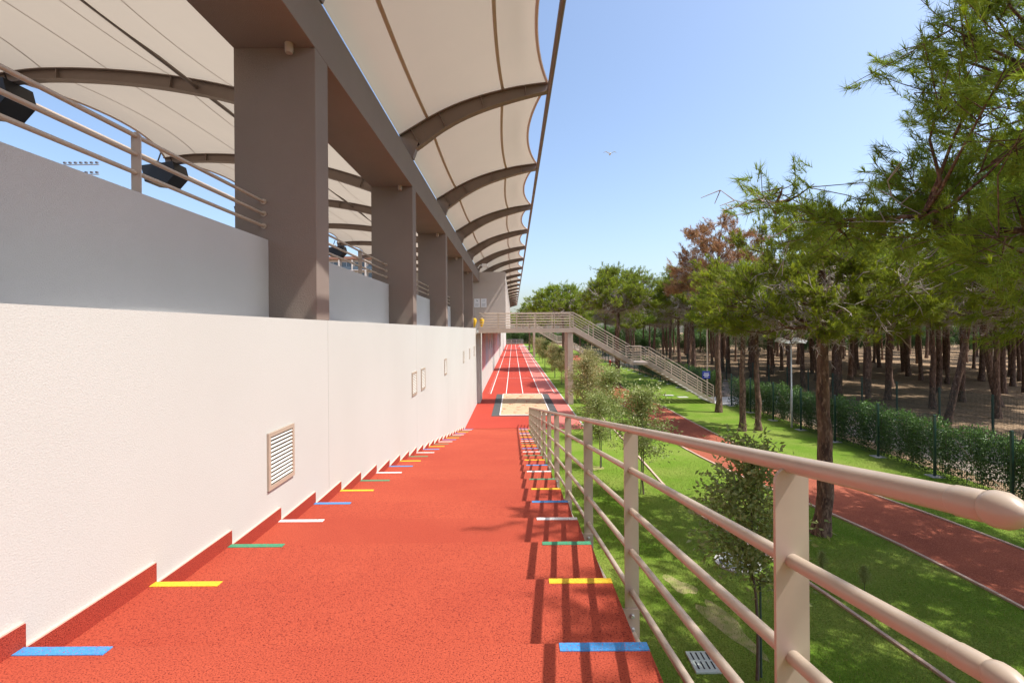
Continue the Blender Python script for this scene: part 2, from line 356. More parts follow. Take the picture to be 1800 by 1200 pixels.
EB = MB().box(-9,-.55,36.1,97,5.06,7.93).box(-9,-.55,36.1,97,7.95,8.57).box(-9,-.55,36.1,97,8.59,9.33).box(-8.99,-.562,36.112,96.9,5.1,9.3).build('end_block','block',GS)
MB().box(-2.70,XW-.002,97,167,5.04,9.3).build('far_wall','stucco',GS)
# louvred vents
for yc in (5.155,12.1,13.28,17.7,24.2,27.5,30.7):
    z0, z1, h = 3.375,3.955,.285
    v = MB().box(XW-.01,XW+.002,yc-h,yc+h,z0,z1).build('vent','dark',GS)
    fr = MB(); w = .042
    fr.box(XW-.005,XW+.022,yc-h,yc-h+w,z0,z1).box(XW-.005,XW+.022,yc+h-w,yc+h,z0,z1).box(XW-.005,XW+.022,yc-h+w,yc+h-w,z0,z0+w).box(XW-.005,XW+.022,yc-h+w,yc+h-w,z1-w,z1)
    fr.build('frame','beige',v)
    for i in range(12):
        z = z0+w+.012+i*.0405; MB().prism([(XW+.003,z+.022),(XW+.006,z+.025),(XW+.021,z+.009),(XW+.018,z+.006)],'y',yc-h+w,yc+h-w).build('slat','slat',v)
# mural on the wall below the end block
mu = thing('mural', 'faded pink and grey mural on the shaded wall under the bridge', 'mural', (-2.48,60,0))
MB().box(XW,XW+.006,38,92,1.7,4.7).build('painted_field','mural',mu)
for y, h in ((50,1.0),(55,.8),(61,1.1),(66,1.0)): MB().box(XW+.006,XW+.009,y,y+.7,3.0,3.0+h).build('painted_stroke','ink',mu)
# notices on the block
for i, x in enumerate((-2.68,-2.18)):
    s = thing('notice_board', ['white notice with a slashed symbol, tucked beside the last pillar', 'white notice with a dark picture above small print on the beige block'][i], 'notice', (x,36.09,6.7))
    MB().bbox(x-.21,x+.21,36.07,36.098,6.70,7.34,.006).build('panel','signwhite',s)
    if i: MB().tube([(x-.08,36.068,7.14),(x-.02,36.068,7.22),(x+.03,36.068,7.17),(x+.08,36.068,7.22)],.014,6).build('picture','ink',s)
    else: MB().tube([(x-.07,36.068,7.24),(x+.07,36.068,7.12)],.016,6).tube([(x-.03,36.068,7.13),(x+.05,36.068,7.23)],.01,6).build('picture','ink',s)
    for q in range(4): MB().box(x-.15,x+.15-.04*(q%2),36.066,36.0695,6.96-q*.06,6.975-q*.06).build('text_line','ink',s)
# railings on the parapets
for b, y in enumerate(PY[:-1]):
    ya, yz = y+.42, PY[b+1]
    r = thing('parapet_railing', 'three beige tubes on posts above the parapet between taupe pillars', 'railing', (-3.2,(ya+yz)/2,6.15), 'railings on the parapet')
    for z in (6.635,6.48,6.325):
        t = MB().tube([(-3.16,ya,z),(-3.16,yz,z)],.019,12).build('rail','beige',r,True)
        MB().tube([(-3.16,yz-.014,z),(-3.16,yz-.002,z)],.036,14).build('flange','beige',t,True); MB().tube([(-3.16,ya+.002,z),(-3.16,ya+.014,z)],.036,14).build('flange','beige',t,True)
    for q in (2.05,3.87):
        yy = y+q; x0, x1, zt = -3.20,-3.12,6.67
        MB().prism([(x0,6.15),(x1,6.15),(x1,zt-.03),(x1-.03,zt),(x0+.03,zt),(x0,zt-.03)],'y',yy-.006,yy+.006).build('post','beige_dull',r)

# ================================================================== CANOPY
CN = thing('canopy', 'cream tensile canopy on brown arched ribs over the grandstand', 'canopy', (-3,12,9.3))
RY = [.41+5.95*k for k in range(-2,21)]
OUT = [(-2.85,9.93),(-2.4,10.2),(-2.02,10.42),(-1.45,10.69),(-.78,10.92),(0,11.11),(.5,11.19),(.93,11.24)]
INN = [(-3.1,9.75),(-4,10.15),(-5.2,10.62),(-7,11.18),(-8.6,11.49),(-10.2,11.66),(-11.9,11.70),(-13.1,11.56)]
OUT = [tuple(p) for p in spline(OUT,3)]; INN = [tuple(p) for p in spline(INN,4)]
def rib(P, dep, name):
    m = MB(); top = [Vector(p) for p in P]; n = len(top); bot = []; nor = []
    for i, p in enumerate(top):
        d = (top[min(i+1,n-1)]-top[max(i-1,0)]).normalized(); q = Vector((d.y,-d.x)); q = q if q.y < 0 else -q
        t = i/(n-1); bot.append(p+q*(dep[0]*(1-t)+dep[1]*t)); nor.append(q)
    def strip(A, B, w):
        vs = []; fs = []
        for i in range(n): vs += [(A[i].x,-w,A[i].y),(A[i].x,w,A[i].y),(B[i].x,w,B[i].y),(B[i].x,-w,B[i].y)]
        for i in range(n-1):
            a = 4*i; b = a+4; fs += [(a,a+1,b+1,b),(a+1,a+2,b+2,b+1),(a+2,a+3,b+3,b+2),(a+3,a,b,b+3)]
        fs += [(0,1,2,3),(4*n-4,4*n-3,4*n-2,4*n-1)]; m.add(vs,fs)
    o = .025; up = [t-q*.0 for t,q in zip(top,nor)]
    strip(up,[t+q*o for t,q in zip(top,nor)],.10); strip([b-q*o for b,q in zip(bot,nor)],bot,.10)
    strip([t+q*o for t,q in zip(top,nor)],[b-q*o for b,q in zip(bot,nor)],.008)
    for i in range(2,n-1,max(3,n//4)):
        for s in (-1,1):
            a, b = top[i]+nor[i]*o, bot[i]-nor[i]*o; d = Vector((nor[i].y,-nor[i].x))*.008
            m.add([(a.x-d.x,.008*s,a.y-d.y),(a.x+d.x,.008*s,a.y+d.y),(b.x+d.x,.008*s,b.y+d.y),(b.x-d.x,.008*s,b.y-d.y),
                   (a.x-d.x,.095*s,a.y-d.y),(a.x+d.x,.095*s,a.y+d.y),(b.x+d.x,.095*s,b.y+d.y),(b.x-d.x,.095*s,b.y-d.y)],
                  [(0,1,2,3),(4,5,6,7),(0,1,5,4),(1,2,6,5),(2,3,7,6),(3,0,4,7)])
    return m
ro = rib(OUT,(.55,.22),'rib'); 
ro.prism([(-2.5,9.35),(-2.86,9.35),(-2.86,9.9),(-2.35,9.75)],'y',-.10,.10)             # haunch on the beam
for q in range(5): ro.tube([(-2.27+.035*q,-.118,10.12-.085*q),(-2.27+.035*q,-.10,10.12-.085*q)],.016,6)
ri = rib(INN,(.46,.26),'rib'); ri.prism([(-3.5,9.35),(-3.1,9.35),(-3.05,9.72),(-3.5,9.8)],'y',-.10,.10)
rme = [None,None]
for y in RY:
    for i, mb in enumerate((ro,ri)):
        if rme[i] is None: o = mb.build('rib','steel',CN); rme[i] = o.data
        else: o = link('rib',rme[i],CN)
        o.location = Vector((0,y,0))-CN.location
        tip = OUT[-1] if i == 0 else INN[-1]
# membrane panel, one per bay on each side
def membrane(P, sc, sag):
    n = len(P); nu = 16; V = []; u = np.linspace(0,1,nu+1)
    for j, (x,z) in enumerate(P):
        t = j/(n-1); d = Vector((P[min(j+1,n-1)][0]-P[max(j-1,0)][0], P[min(j+1,n-1)][1]-P[max(j-1,0)][1])).normalized()
        for q in u:
            e = 4*q*(1-q); s = sc*e*max(0,(t-.45)/.55)**1.5
            V.append((x-d.x*s, q*5.95, z+.012-d.y*s-sag*e*math.sin(math.pi*min(1,t*1.15))))
    idx = np.arange(n*(nu+1)).reshape(n,nu+1); F = np.stack([idx[:-1,:-1],idx[:-1,1:],idx[1:,1:],idx[1:,:-1]],-1).reshape(-1,4)
    return np.array(V), F, idx
def seams(V, idx, rows, w, mb):
    for r in rows:
        a = V[idx[r]]; b = a+(V[idx[min(r+1,len(idx)-1)]]-a)/np.linalg.norm(V[idx[min(r+1,len(idx)-1)]]-a,axis=1)[:,None]*w
        vs = [tuple(p-np.array((0,0,.012))) for p in a]+[tuple(p-np.array((0,0,.012))) for p in b]; k = len(a)
        mb.add(vs,[(i,i+1,k+i+1,k+i) for i in range(k-1)])
def hem(V, idx, mb):
    a = V[idx[-1]]; mb.tube([tuple(p) for p in a],.035,6)
mems = []
for P, sc, sag, rows, w in ((OUT,.42,.16,(5,14),.075),(INN,.75,.22,(4,8,12,16,20,24),.03)):
    V, F, idx = membrane(P,sc,sag); sm = MB(); seams(V,idx,[r for r in rows if r < len(P)-1],w,sm); hm = MB(); hem(V,idx,hm)
    mems.append((V,F,sm,hm))
mm = [None,None]
for y in RY[:-1]:
    for i, (V,F,sm,hm) in enumerate(mems):
        if mm[i] is None:
            o = arrays('membrane',V,F,'membrane',CN); o.data.polygons.foreach_set('use_smooth',[True]*len(o.data.polygons))
            a = sm.build('seam','seam',o); b = hm.build('edge_hem','mortar',o,True); mm[i] = (o.data,a.data,b.data)
        else: o = link('membrane',mm[i][0],CN); a = link('seam',mm[i][1],o); b = link('edge_hem',mm[i][2],o)
        o.location = Vector((0,y,0))-CN.location; a.location = b.location = (0,0,0)
MB().tube([(.97,RY[0],11.06),(.97,RY[-1],11.06)],.062,14).build('edge_tube','steel',CN,True)
MB().tube([(-13.15,RY[0],11.28),(-13.15,RY[-1],11.28)],.075,14).build('edge_tube','beige',CN,True)
MB().tube([(-8.0,RY[0],11.22),(-8.0,RY[-1],11.22)],.05,10).build('purlin','steel',CN,True)
# loudspeakers at the inner rib ends
spk = None
for k, y in enumerate(RY[3:9]):
    if spk is None:
        spk = thing('loudspeaker','black loudspeaker cabinet hung under an inner rib end of the canopy','loudspeaker',(-13.1,y,11.0),'loudspeakers under the canopy')
        c = MB().prism([(-.62,.18),(-.48,-.42),(.30,-.52),(.66,-.12),(.55,.32)],'y',-.38,.38).build('cabinet','black'); c.parent = spk
        h = MB()
        for dx in (-.35,.35): h.tube([(dx*.4,0,.80),(dx,0,.22)],.025,6)
        h = h.build('hanger','black'); h.parent = spk
    else: s2 = copy_tree(spk); s2.location = (-13.1,y,11.0)
sc_ = thing('security_camera','small white camera on a bracket above the far end of the beam','camera',(-2.3,34,9.34))
MB().tube([(-2.45,34,9.34),(-2.3,34,9.55),(-2.05,33.9,9.5)],.035,8).build('bracket','plastic',sc_,True)
MB().bbox(-2.15,-1.75,33.7,33.95,9.42,9.62,.03).build('housing','plastic',sc_)

# ================================================================== FOOTBRIDGES
def footbridge(y0, label):
    y1 = y0+2.05; B = thing('footbridge', label, 'footbridge', (3.8,y0+1,0), 'footbridges over the track')
    MB().bbox(-2.3,4.05,y0+.06,y1-.06,4.86,5.06,.01).build('deck','beige_dull',B)
    for y in (y0,y1-.06):
        MB().box(-2.3,4.0,y,y+.055,4.83,5.10).build('fascia','beige_dull',B)
        MB().box(-2.3,4.0,y-.03,y+.085,4.80,4.83).build('flange','beige',B)
    MB().bbox(3.62,3.97,y0+.02,y1-.02,0,4.80,.01).build('column','beige_dull',B)
    flights = [((4.0,5.08),(7.95,2.76)),((9.0,2.76),(13.35,.08))]
    MB().bbox(7.93,9.02,y0,y1,2.60,2.78,.01).build('landing','beige_dull',B)
    for (xa,za),(xb,zb) in flights:
        sl_ = (zb-za)/(xb-xa)
        for y in (y0,y1-.06): MB().prism([(xa,za+.08),(xb,zb+.08),(xb,max(zb-.22,0)),(xa,za-.25)],'y',y,y+.055).build('stringer','beige_dull',B)
        nst = round((xb-xa)/.29)
        for i in range(nst):
            x = xa+(xb-xa)*(i+.5)/nst; z = za+sl_*(x-xa)
            MB().bbox(x-.16,x+.16,y0+.06,y1-.06,z-.03,z+.02,.006).build('tread','concrete',B)
    line = [(-2.25,5.08),(4.0,5.08),(7.95,2.76),(9.0,2.76),(13.3,.12)]
    for y in (y0+.03,y1-.03):
        for i, h in enumerate((1.03,.84,.66,.48,.30,.12)):
            MB().tube([(x,y,z+h) for x,z in line],.024 if i == 0 else .016,8).build('rail','beige',B,True)
        for (xa,za),(xb,zb) in zip(line[:-1],line[1:]):
            n = max(1,round((xb-xa)/1.15))
            for i in range(n):
                x = xa+(xb-xa)*i/n; z = za+(zb-za)*i/n; MB().box(x-.03,x+.03,y-.008,y+.008,z-.16,z+1.02).build('post','beige',B)
        MB().box(13.25,13.31,y-.008,y+.008,.03,1.14).build('post','beige',B)
    return B
footbridge(32.1,'beige steel footbridge and stair crossing above the sand pit')
footbridge(87.0,'distant beige footbridge and stair crossing the far part of the track')
for i,(x,y) in enumerate(((-2.62,32.6),(-2.13,32.75))):
    b = thing('hanging_bag',['yellow folded bag hanging beside the last pillar','yellow tapering bag hanging on the footbridge rail end'][i],'bag',(x,y,5.2))
    MB().tube([(x,y,5.80),(x,y,5.75),(x+.02,y,5.6),(x+.01,y,5.42),(x,y,5.25),(x,y,5.18)],[.06,.15,.16,.12,.07,.02],10).build('cloth','bag',b,True)
    MB().tube([(x,y,5.79),(x-.06,y,5.9),(x,y,5.98),(x+.06,y,5.9),(x,y,5.79)],.012,6).build('strap','ink',b)

# ================================================================== FENCES, POLES, SIGN
def fence(x, ys, h, label):
    Fn = thing('mesh_fence', label, 'fence', (x,ys[0],0))
    me = None; pm = None; gap = ys[1]-ys[0]
    for i, y in enumerate(ys):
        if pm is None: o = MB().bbox(x-.04,x+.04,y-.03,y+.03,0,h,.008).build('post','fence',Fn); pm = o.data; py = y
        else: o = link('post',pm,Fn); o.location.y += y-py
        if i < len(ys)-1 and ys[i+1]-y < gap*1.3:
            if me is None:
                w = MB()
                for q in range(1,int(gap/.06)): w.box(x-.0025,x+.0025,y+q*.06-.0025,y+q*.06+.0025,.05,h-.05)
                for q in range(11): w.box(x-.006,x-.0025,y+.03,y+gap-.03,.06+q*(h-.12)/10-.003,.06+q*(h-.12)/10+.003)
                o = w.build('mesh_panel','fence',Fn); me = o.data; my = y
            else: o = link('mesh_panel',me,Fn); o.location.y += y-my
            o['kind'] = 'stuff'
        if i < 16:
            MB().bbox(x-.2,x+.2,y-.2,y+.2,-.02,.02,.008).build('footing','concrete',Fn)
    return Fn
fence(14.0,[13.6-5.0+2.5*i for i in range(10)],2.05,'dark green wire mesh fence along the lawn in front of the hedge')
fence(14.0,[36.1+2.5*i for i in range(26)],2.05,'dark green wire mesh fence continuing past the foot of the footbridge stair')
fence(20.6,[15.6+2.6*i for i in range(36)],2.05,'dark green wire mesh fence at the edge of the pine wood')
LP = thing('light_pole','thin grey pole with a tilted white floodlight above the hedge','lamp post',(13.9,24.2,0))
MB().tube([(13.9,24.2,0),(13.9,24.2,1.9),(13.9,24.2,1.92),(13.9,24.2,4.2)],[.05,.05,.035,.035],10).build('pole','galv',LP,True)
MB().bbox(13.35,14.45,24.12,24.28,4.20,4.25,.01).build('cross_arm','galv',LP)
for x in (13.45,14.3):
    q = MB().prism([(x-.28,4.30),(x+.22,4.20),(x+.30,4.34),(x-.15,4.50)],'y',24.0,24.4).build('lamp_head','plastic',LP)
LP2 = thing('lamp_post','slender pale lamp post with a short arm beyond the bridge stair','lamp post',(14.1,35.2,0))
MB().tube([(14.1,35.2,0),(14.1,35.2,5.4)],[.055,.035],10).build('pole','beige',LP2,True)
MB().tube([(14.1,35.2,5.38),(14.75,35.2,5.5)],[.03,.03],8).build('arm','beige',LP2,True); MB().bbox(14.6,15.05,35.1,35.3,5.46,5.54,.02).build('lamp_head','galv',LP2)
SG = thing('blue_sign','small blue square sign with white text beside the stair foot','sign',(13.85,34.4,0))
MB().tube([(13.7,34.45,0),(13.7,34.45,1.95)],.025,8).build('post','fence',SG)
MB().bbox(13.42,13.98,34.36,34.40,1.42,1.96,.008).build('panel','signblue',SG)
for q, w in enumerate((.17,.2,.14)): MB().box(13.7-w,13.7+w,34.352,34.3585,1.77-q*.11,1.815-q*.11).build('text_line','signwhite',SG)
HY = thing('fire_hydrant','red fire hydrant post standing on the grass behind the footbridge','hydrant',(13.2,66,0))
MB().tube([(13.2,66,0),(13.2,66,.06),(13.2,66,.07),(13.2,66,.6),(13.2,66,.7),(13.2,66,.8)],[.17,.17,.11,.11,.14,.04],12).build('barrel','red',HY,True)
MB().tube([(12.98,66,.5),(13.42,66,.5)],.06,10).build('outlet','red',HY,True)
# end of the track
EF = thing('end_fence','low grey mesh barrier across the end of the running track','fence',(.5,167.5,0))
for x in (-2.4,-.6,1.2,3.0,3.4): MB().box(x-.06,x+.06,167.4,167.5,0,1.75).build('post','galv',EF)
for z in (.5,1.0,1.7): MB().tube([(-2.4,167.45,z),(3.4,167.45,z)],.05,6).build('bar','galv',EF)
w = MB()
for i in range(60): w.box(-2.4+i*.096,-2.385+i*.096,167.44,167.455,.1,1.7)
w.build('mesh','galv',EF)['kind'] = 'stuff'
BB = thing('low_barrier','long white bar on short legs lying across the far lanes','barrier',(2.8,137,0))
MB().bbox(1.3,4.4,136.9,137.1,.22,.38,.02).build('bar','plastic',BB)
for x in (1.5,2.85,4.2): MB().box(x-.05,x+.05,136.8,137.2,0,.22).build('leg','galv',BB)

# ================================================================== FOLIAGE GENERATORS
def unit(a): return a/np.maximum(np.linalg.norm(a,axis=-1,keepdims=True),1e-9)
def segs(P0, P1, r0, r1, n=4):
    P0, P1 = np.asarray(P0,float), np.asarray(P1,float); d = unit(P1-P0); up = np.where(np.abs(d[:,2:3]) < .9, np.array([[0,0,1.]]), np.array([[1.,0,0]]))
    a = unit(np.cross(d,up)); b = np.cross(d,a); k = len(P0); V = np.zeros((k,2,n,3))
    for j in range(n):
        t = 2*math.pi*j/n; o = a*math.cos(t)+b*math.sin(t)
        V[:,0,j] = P0+o*np.asarray(r0)[:,None]; V[:,1,j] = P1+o*np.asarray(r1)[:,None]
    base = (np.arange(k)*2*n)[:,None]
    F = np.concatenate([np.concatenate([base+j,base+(j+1)%n,base+n+(j+1)%n,base+n+j],1) for j in range(n)])
    return V.reshape(-1,3), F
def needles(C, D, n, ln, wd, spread, rng, fresh=None, droop=.0):
    k = len(C); d = D[:,None,:]+spread*rng.normal(0,1,(k,n,3))*(1 if fresh is None else np.where(fresh,.45,1)[:,None,None])
    if fresh is not None: d = d+np.where(fresh,.9,0)[:,None,None]*np.array([0,0,1.])
    d = unit(d); L = ln*rng.uniform(.65,1.1,(k,n,1))*(1 if fresh is None else np.where(fresh,.75,1)[:,None,None])
    b = C[:,None,:]-D[:,None,:]*rng.uniform(0,ln*1.5,(k,n,1))*(1 if fresh is None else np.where(fresh,.1,1)[:,None,None]); t = b+d*L; t[...,2] -= droop*L[...,0]*(1-d[...,2])
    s = unit(np.cross(d,rng.normal(0,1,(k,n,3))))*wd*.5
    V = np.stack([b-s,b+s,t],2).reshape(-1,3); F = np.arange(k*n*3).reshape(-1,3)
    return V, F
def make_pine(name, seed, H, cb, R, limbs, clumps, tufts, npt, nl, nw, r0, dead=300, mat_n='needle', freshp=.2, tube_n=10, spread=.6, rc=.2, low=-.3, extra=None, twigs=3, deadlen=.16):
    rng = np.random.default_rng(seed)
    k = 16; hz = np.linspace(0,H*.9,k); wob = np.cumsum(rng.normal(0,.026,(k,2)),0); wob -= wob[0]
    tp = np.stack([wob[:,0],wob[:,1],hz],1); tr = r0*(1-.78*(hz/H)**1.2); tr[0] *= 1.3; tr[1:] *= rng.uniform(.93,1.07,k-1)
    tm = MB().tube([tuple(p) for p in tp],[float(x) for x in tr],tube_n)
    def trunk_at(h): return np.array([np.interp(h,hz,tp[:,i]) for i in range(3)])
    z0 = cb+(H-cb)*.36; ph = rng.uniform(0,6.28,4)
    def dome(d, rho):
        az = math.atan2(d[1],d[0]); lump = 1+.15*math.sin(2*az+ph[0])+.10*math.sin(3*az+ph[1]+4*d[2])+.07*math.sin(5*az+ph[2])
        hh = (H-z0) if d[2] > 0 else (z0-cb)*1.1
        return trunk_at(min(z0,H*.8))*np.array([1,1,0])+np.array([d[0]*R*lump*rho,d[1]*R*lump*rho,z0+d[2]*hh*rho*(.9+.1*lump)])
    CC = []
    for i in range(clumps):
        z = low+(1-low)*((i+.5)/clumps); z = z+rng.normal(0,.05); z = min(max(z,low),.99); a = i*2.39996+rng.normal(0,.3); q = math.sqrt(max(1-z*z,.02))
        CC.append(dome((q*math.cos(a),q*math.sin(a),z),1-.55*rng.uniform(0,1)**2.0))
    P0,P1,ra,rb = [],[],[],[]; nodes = [trunk_at(h) for h in np.linspace(cb,H*.88,8)]
    def limb(a, e, r, n=6, bow=.12):
        p = a; L_ = np.linalg.norm(e-a); out = []
        for s in range(n):
            t = (s+1)/n; q = a+(e-a)*t+np.array([0,0,-bow*L_*math.sin(math.pi*t)])+rng.normal(0,.028*L_,3)*(t < 1)
            P0.append(p); P1.append(q); ra.append(r*(1-s/n*.8)); rb.append(r*(1-(s+1)/n*.8)); out.append(q); p = q
        return out
    for i in range(limbs):
        z = low*.8+(.95-low*.8)*(i+.5)/limbs; a = i*2.39996+.4; q = math.sqrt(max(1-z*z,.05)); e = dome((q*math.cos(a),q*math.sin(a),z),rng.uniform(.55,.8))
        h = min(max(cb-.3+(e[2]-cb)*.75,cb*.9),H*.86); nodes += limb(trunk_at(h),e,max(r0*.36*(1-.5*i/limbs),.02),6,.10)[1:]
    if extra:
        a, e, cl = extra; nodes += limb(np.array(a,float),np.array(e,float),r0*.30,9,.05)[4:]; CC += [np.array(c,float) for c in cl]
    nodes = np.array(nodes)
    C,D = [],[]; fr = []
    for c in CC:
        dist = np.linalg.norm(nodes-c,axis=1)+np.maximum(nodes[:,2]-c[2],0)*1.5; nd = nodes[np.argmin(dist)]; br = limb(nd,c,r0*.085+.006,3,.10)
        rad = R*rc*rng.uniform(.7,1.2); out = unit(c-np.array([tp[8,0],tp[8,1],z0-.8]))
        m = max(2,int(tufts*rng.uniform(.75,1.25)/6))
        for q in range(m):
            b0 = c+(nd-c)*rng.uniform(0,.65)*min(1.0,.9/max(np.linalg.norm(nd-c),.01)); e0 = c+rng.normal(0,.52,3)*rad*np.array([1,1,.62]); sd = unit(e0-b0+out*.15*rad+np.array([0,0,.1*rad])); ln = np.linalg.norm(e0-b0)
            md = (b0+e0)/2+rng.normal(0,.05*ln,3)
            P0 += [b0,md]; P1 += [md,e0]; ra += [.004+nw*.35,.003+nw*.3]; rb += [.003+nw*.3,.002+nw*.15]
            u = rng.uniform(.35,1.0,(6,1)); u[0] = 1; t = md+(e0-md)*(u-.35)/.65+rng.normal(0,.25*nl,(6,3)); t[0] = e0
            td = unit(sd*.8+out*.3+np.array([0,0,.35])+rng.normal(0,.45,(6,3))); C.append(t); D.append(td); fr.append(rng.uniform(0,1,6) < freshp*np.clip(.4+td[:,2],0.1,1.4))
    dp0,dp1 = [],[]
    for i in range(dead):                      # bare grey twigs filling the lower crown
        nd = nodes[rng.integers(0,len(nodes))]
        if nd[2] > cb+(H-cb)*.55: continue
        d = unit(np.array([nd[0],nd[1],0])+rng.normal(0,.8,3)+np.array([0,0,.1])); p = nd; L_ = rng.uniform(.25,.7)*R*deadlen
        for s in range(4):
            d = unit(d+rng.normal(0,.4,3)); n2 = p+d*L_; dp0.append(p); dp1.append(n2)
            if s > 0: dp0.append(p); dp1.append(p+unit(d+rng.normal(0,.8,3))*L_*.8)
            p = n2
    root = thing(name,None,None); tm.build('trunk','bark',root,True)
    V,F = segs(P0,P1,ra,rb,5); arrays('branches',V,F,'bark',root)
    if dead: V,F = segs(dp0,dp1,np.full(len(dp0),.007+nw*.3),np.full(len(dp0),.004+nw*.15),3); arrays('dead_twigs',V,F,'twig',root)
    C, D, fresh = np.concatenate(C), np.concatenate(D), np.concatenate(fr)
    V,F = needles(C,D,npt,nl,nw,spread,rng,fresh,.12)
    tint = np.repeat(np.where(fresh,rng.uniform(.5,1,len(C)),rng.uniform(0,.3,len(C))),npt*3)
    arrays('crown',V,F,mat_n,root,tint)
    return root
def put(root, x, y, rz=0, s=1.0, label=None, cat='tree', group=None, first=False, sz=None):
    o = root if first else copy_tree(root)
    o.location = (x,y,0); o.rotation_euler = (0,0,rz); o.scale = (s,s,sz or s); tag(o,label,cat,group); return o

# --- the pines on the lawn
near = make_pine('pine_tree',11,13.4,4.3,5.0,30,540,46,38,.155,.0088,.26,dead=420,freshp=.11,spread=.5,rc=.17,low=-.8,deadlen=.09,
    extra=((0,0,5.8),(-5.4,2.75,6.75),[(-5.0,2.4,6.5),(-5.4,2.8,6.6),(-5.4,2.6,6.95),(-4.9,2.7,7.0),(-4.7,2.3,6.3),(-4.5,2.6,6.2),(-4.1,1.9,6.1)]))
put(near,9.15,4.1,0,1,'big pine with long needles spreading over the lawn beside the handrail end',first=True)
mid = make_pine('pine_tree',23,8.0,4.4,2.3,18,115,48,24,.17,.013,.19,dead=600,freshp=.42,low=-.6)
put(mid,7.4,11.7,.5,1,'pine with light green tips growing at the lawn edge of the red path',first=True)
pA = make_pine('pine_tree',31,10.3,5.2,2.9,16,125,60,15,.21,.022,.2,dead=1000,freshp=.25)
pB = make_pine('pine_tree',47,10.2,5.4,3.5,20,170,60,15,.21,.022,.21,dead=1300,freshp=.32,low=-.2)
pC = make_pine('pine_tree',59,9.8,5.4,2.6,16,105,58,15,.21,.022,.19,dead=1200,freshp=.18,low=-.4)
dry = make_pine('pine_tree',61,11.6,5.6,2.8,16,125,52,15,.20,.018,.18,dead=800,mat_n='needle_dry',freshp=.12)
put(dry,12.2,28.8,0,1,'pine with a rust-brown dying crown beside the footbridge stair',first=True)
put(pA,11.1,23.5,1.0,.80,'slim pine with flaking bark on the lawn, one of a close pair',group='pair of slim pines on the lawn',first=True)
put(pC,11.95,23.6,2.2,.78,'slim pine with flaking bark on the lawn, one of a close pair',group='pair of slim pines on the lawn',first=True)
put(pB,9.26,42.8,.3,1.04,'umbrella pine standing alone beside the red path behind the footbridge',first=True)
put(pB,13.5,10.2,2.4,.95,'pine between the kerbed path and the hedge fence, shading the path')
put(pB,6.1,60,1.9,1.05,'umbrella pine rising over the footbridge deck near the track')
put(pA,3.9,118,0.9,1.15,'far umbrella pine beside the end of the running track')
# --- the wood
KIND = {pA.name: 'round-headed', pB.name: 'broad umbrella-shaped', pC.name: 'narrow'}
rf = random.Random(5); y = 13.0
while y < 118:
    x = 21.8+rf.uniform(0,2.5)
    while x < 1.09*y+6 and x < 122:
        px, py = x+rf.uniform(-1.2,1.2), y+rf.uniform(-1.4,1.4)
        if px > 21.3:
            b = rf.choice([pA,pB,pC]); lean = rf.random() < .14 and px < 60
            where = 'right behind the outer mesh fence' if px < 25.2 else ('a few rows into the wood beyond the fences' if px < 42 else 'deep in the wood beyond the fences')
            lb = ('leaning ' if lean else '')+KIND[b.name]+' pine standing '+where
            o = put(b,px,py,rf.uniform(0,6.28),rf.uniform(.84,1.14),lb,group='pines in the wood: '+lb[:40])
            if lean: o.rotation_euler = (rf.uniform(-.1,.1),rf.uniform(-.14,.14),o.rotation_euler[2])
        x += 3.6+(y > 60)*1.4+(x > 55)*2.6+rf.uniform(0,1.4)
    y += 4.0+(y > 60)*1.8
EL = 'pine in the dark belt of trees beyond the end of the track'
for i in range(34):
    put(rf.choice([pA,pB,pC]),-14+i*2.9+rf.uniform(-1,1),rf.uniform(174,196),rf.uniform(0,6.28),rf.uniform(.95,1.25),EL,group='tree belt behind the track')
for (px,py,s) in ((15.9,43,1.05),(17.2,50,1.0),(17.6,74,.8),(12.6,92,.8),(8.5,104,1.0),(14,128,1.05),(9,140,1.0),(18,95,1.1)):
    put(rf.choice([pB,pA]),px,py,rf.uniform(0,6.28),s,'pine growing between the lawn and the inner fence past the bridge stair',group='pines past the bridge stair')

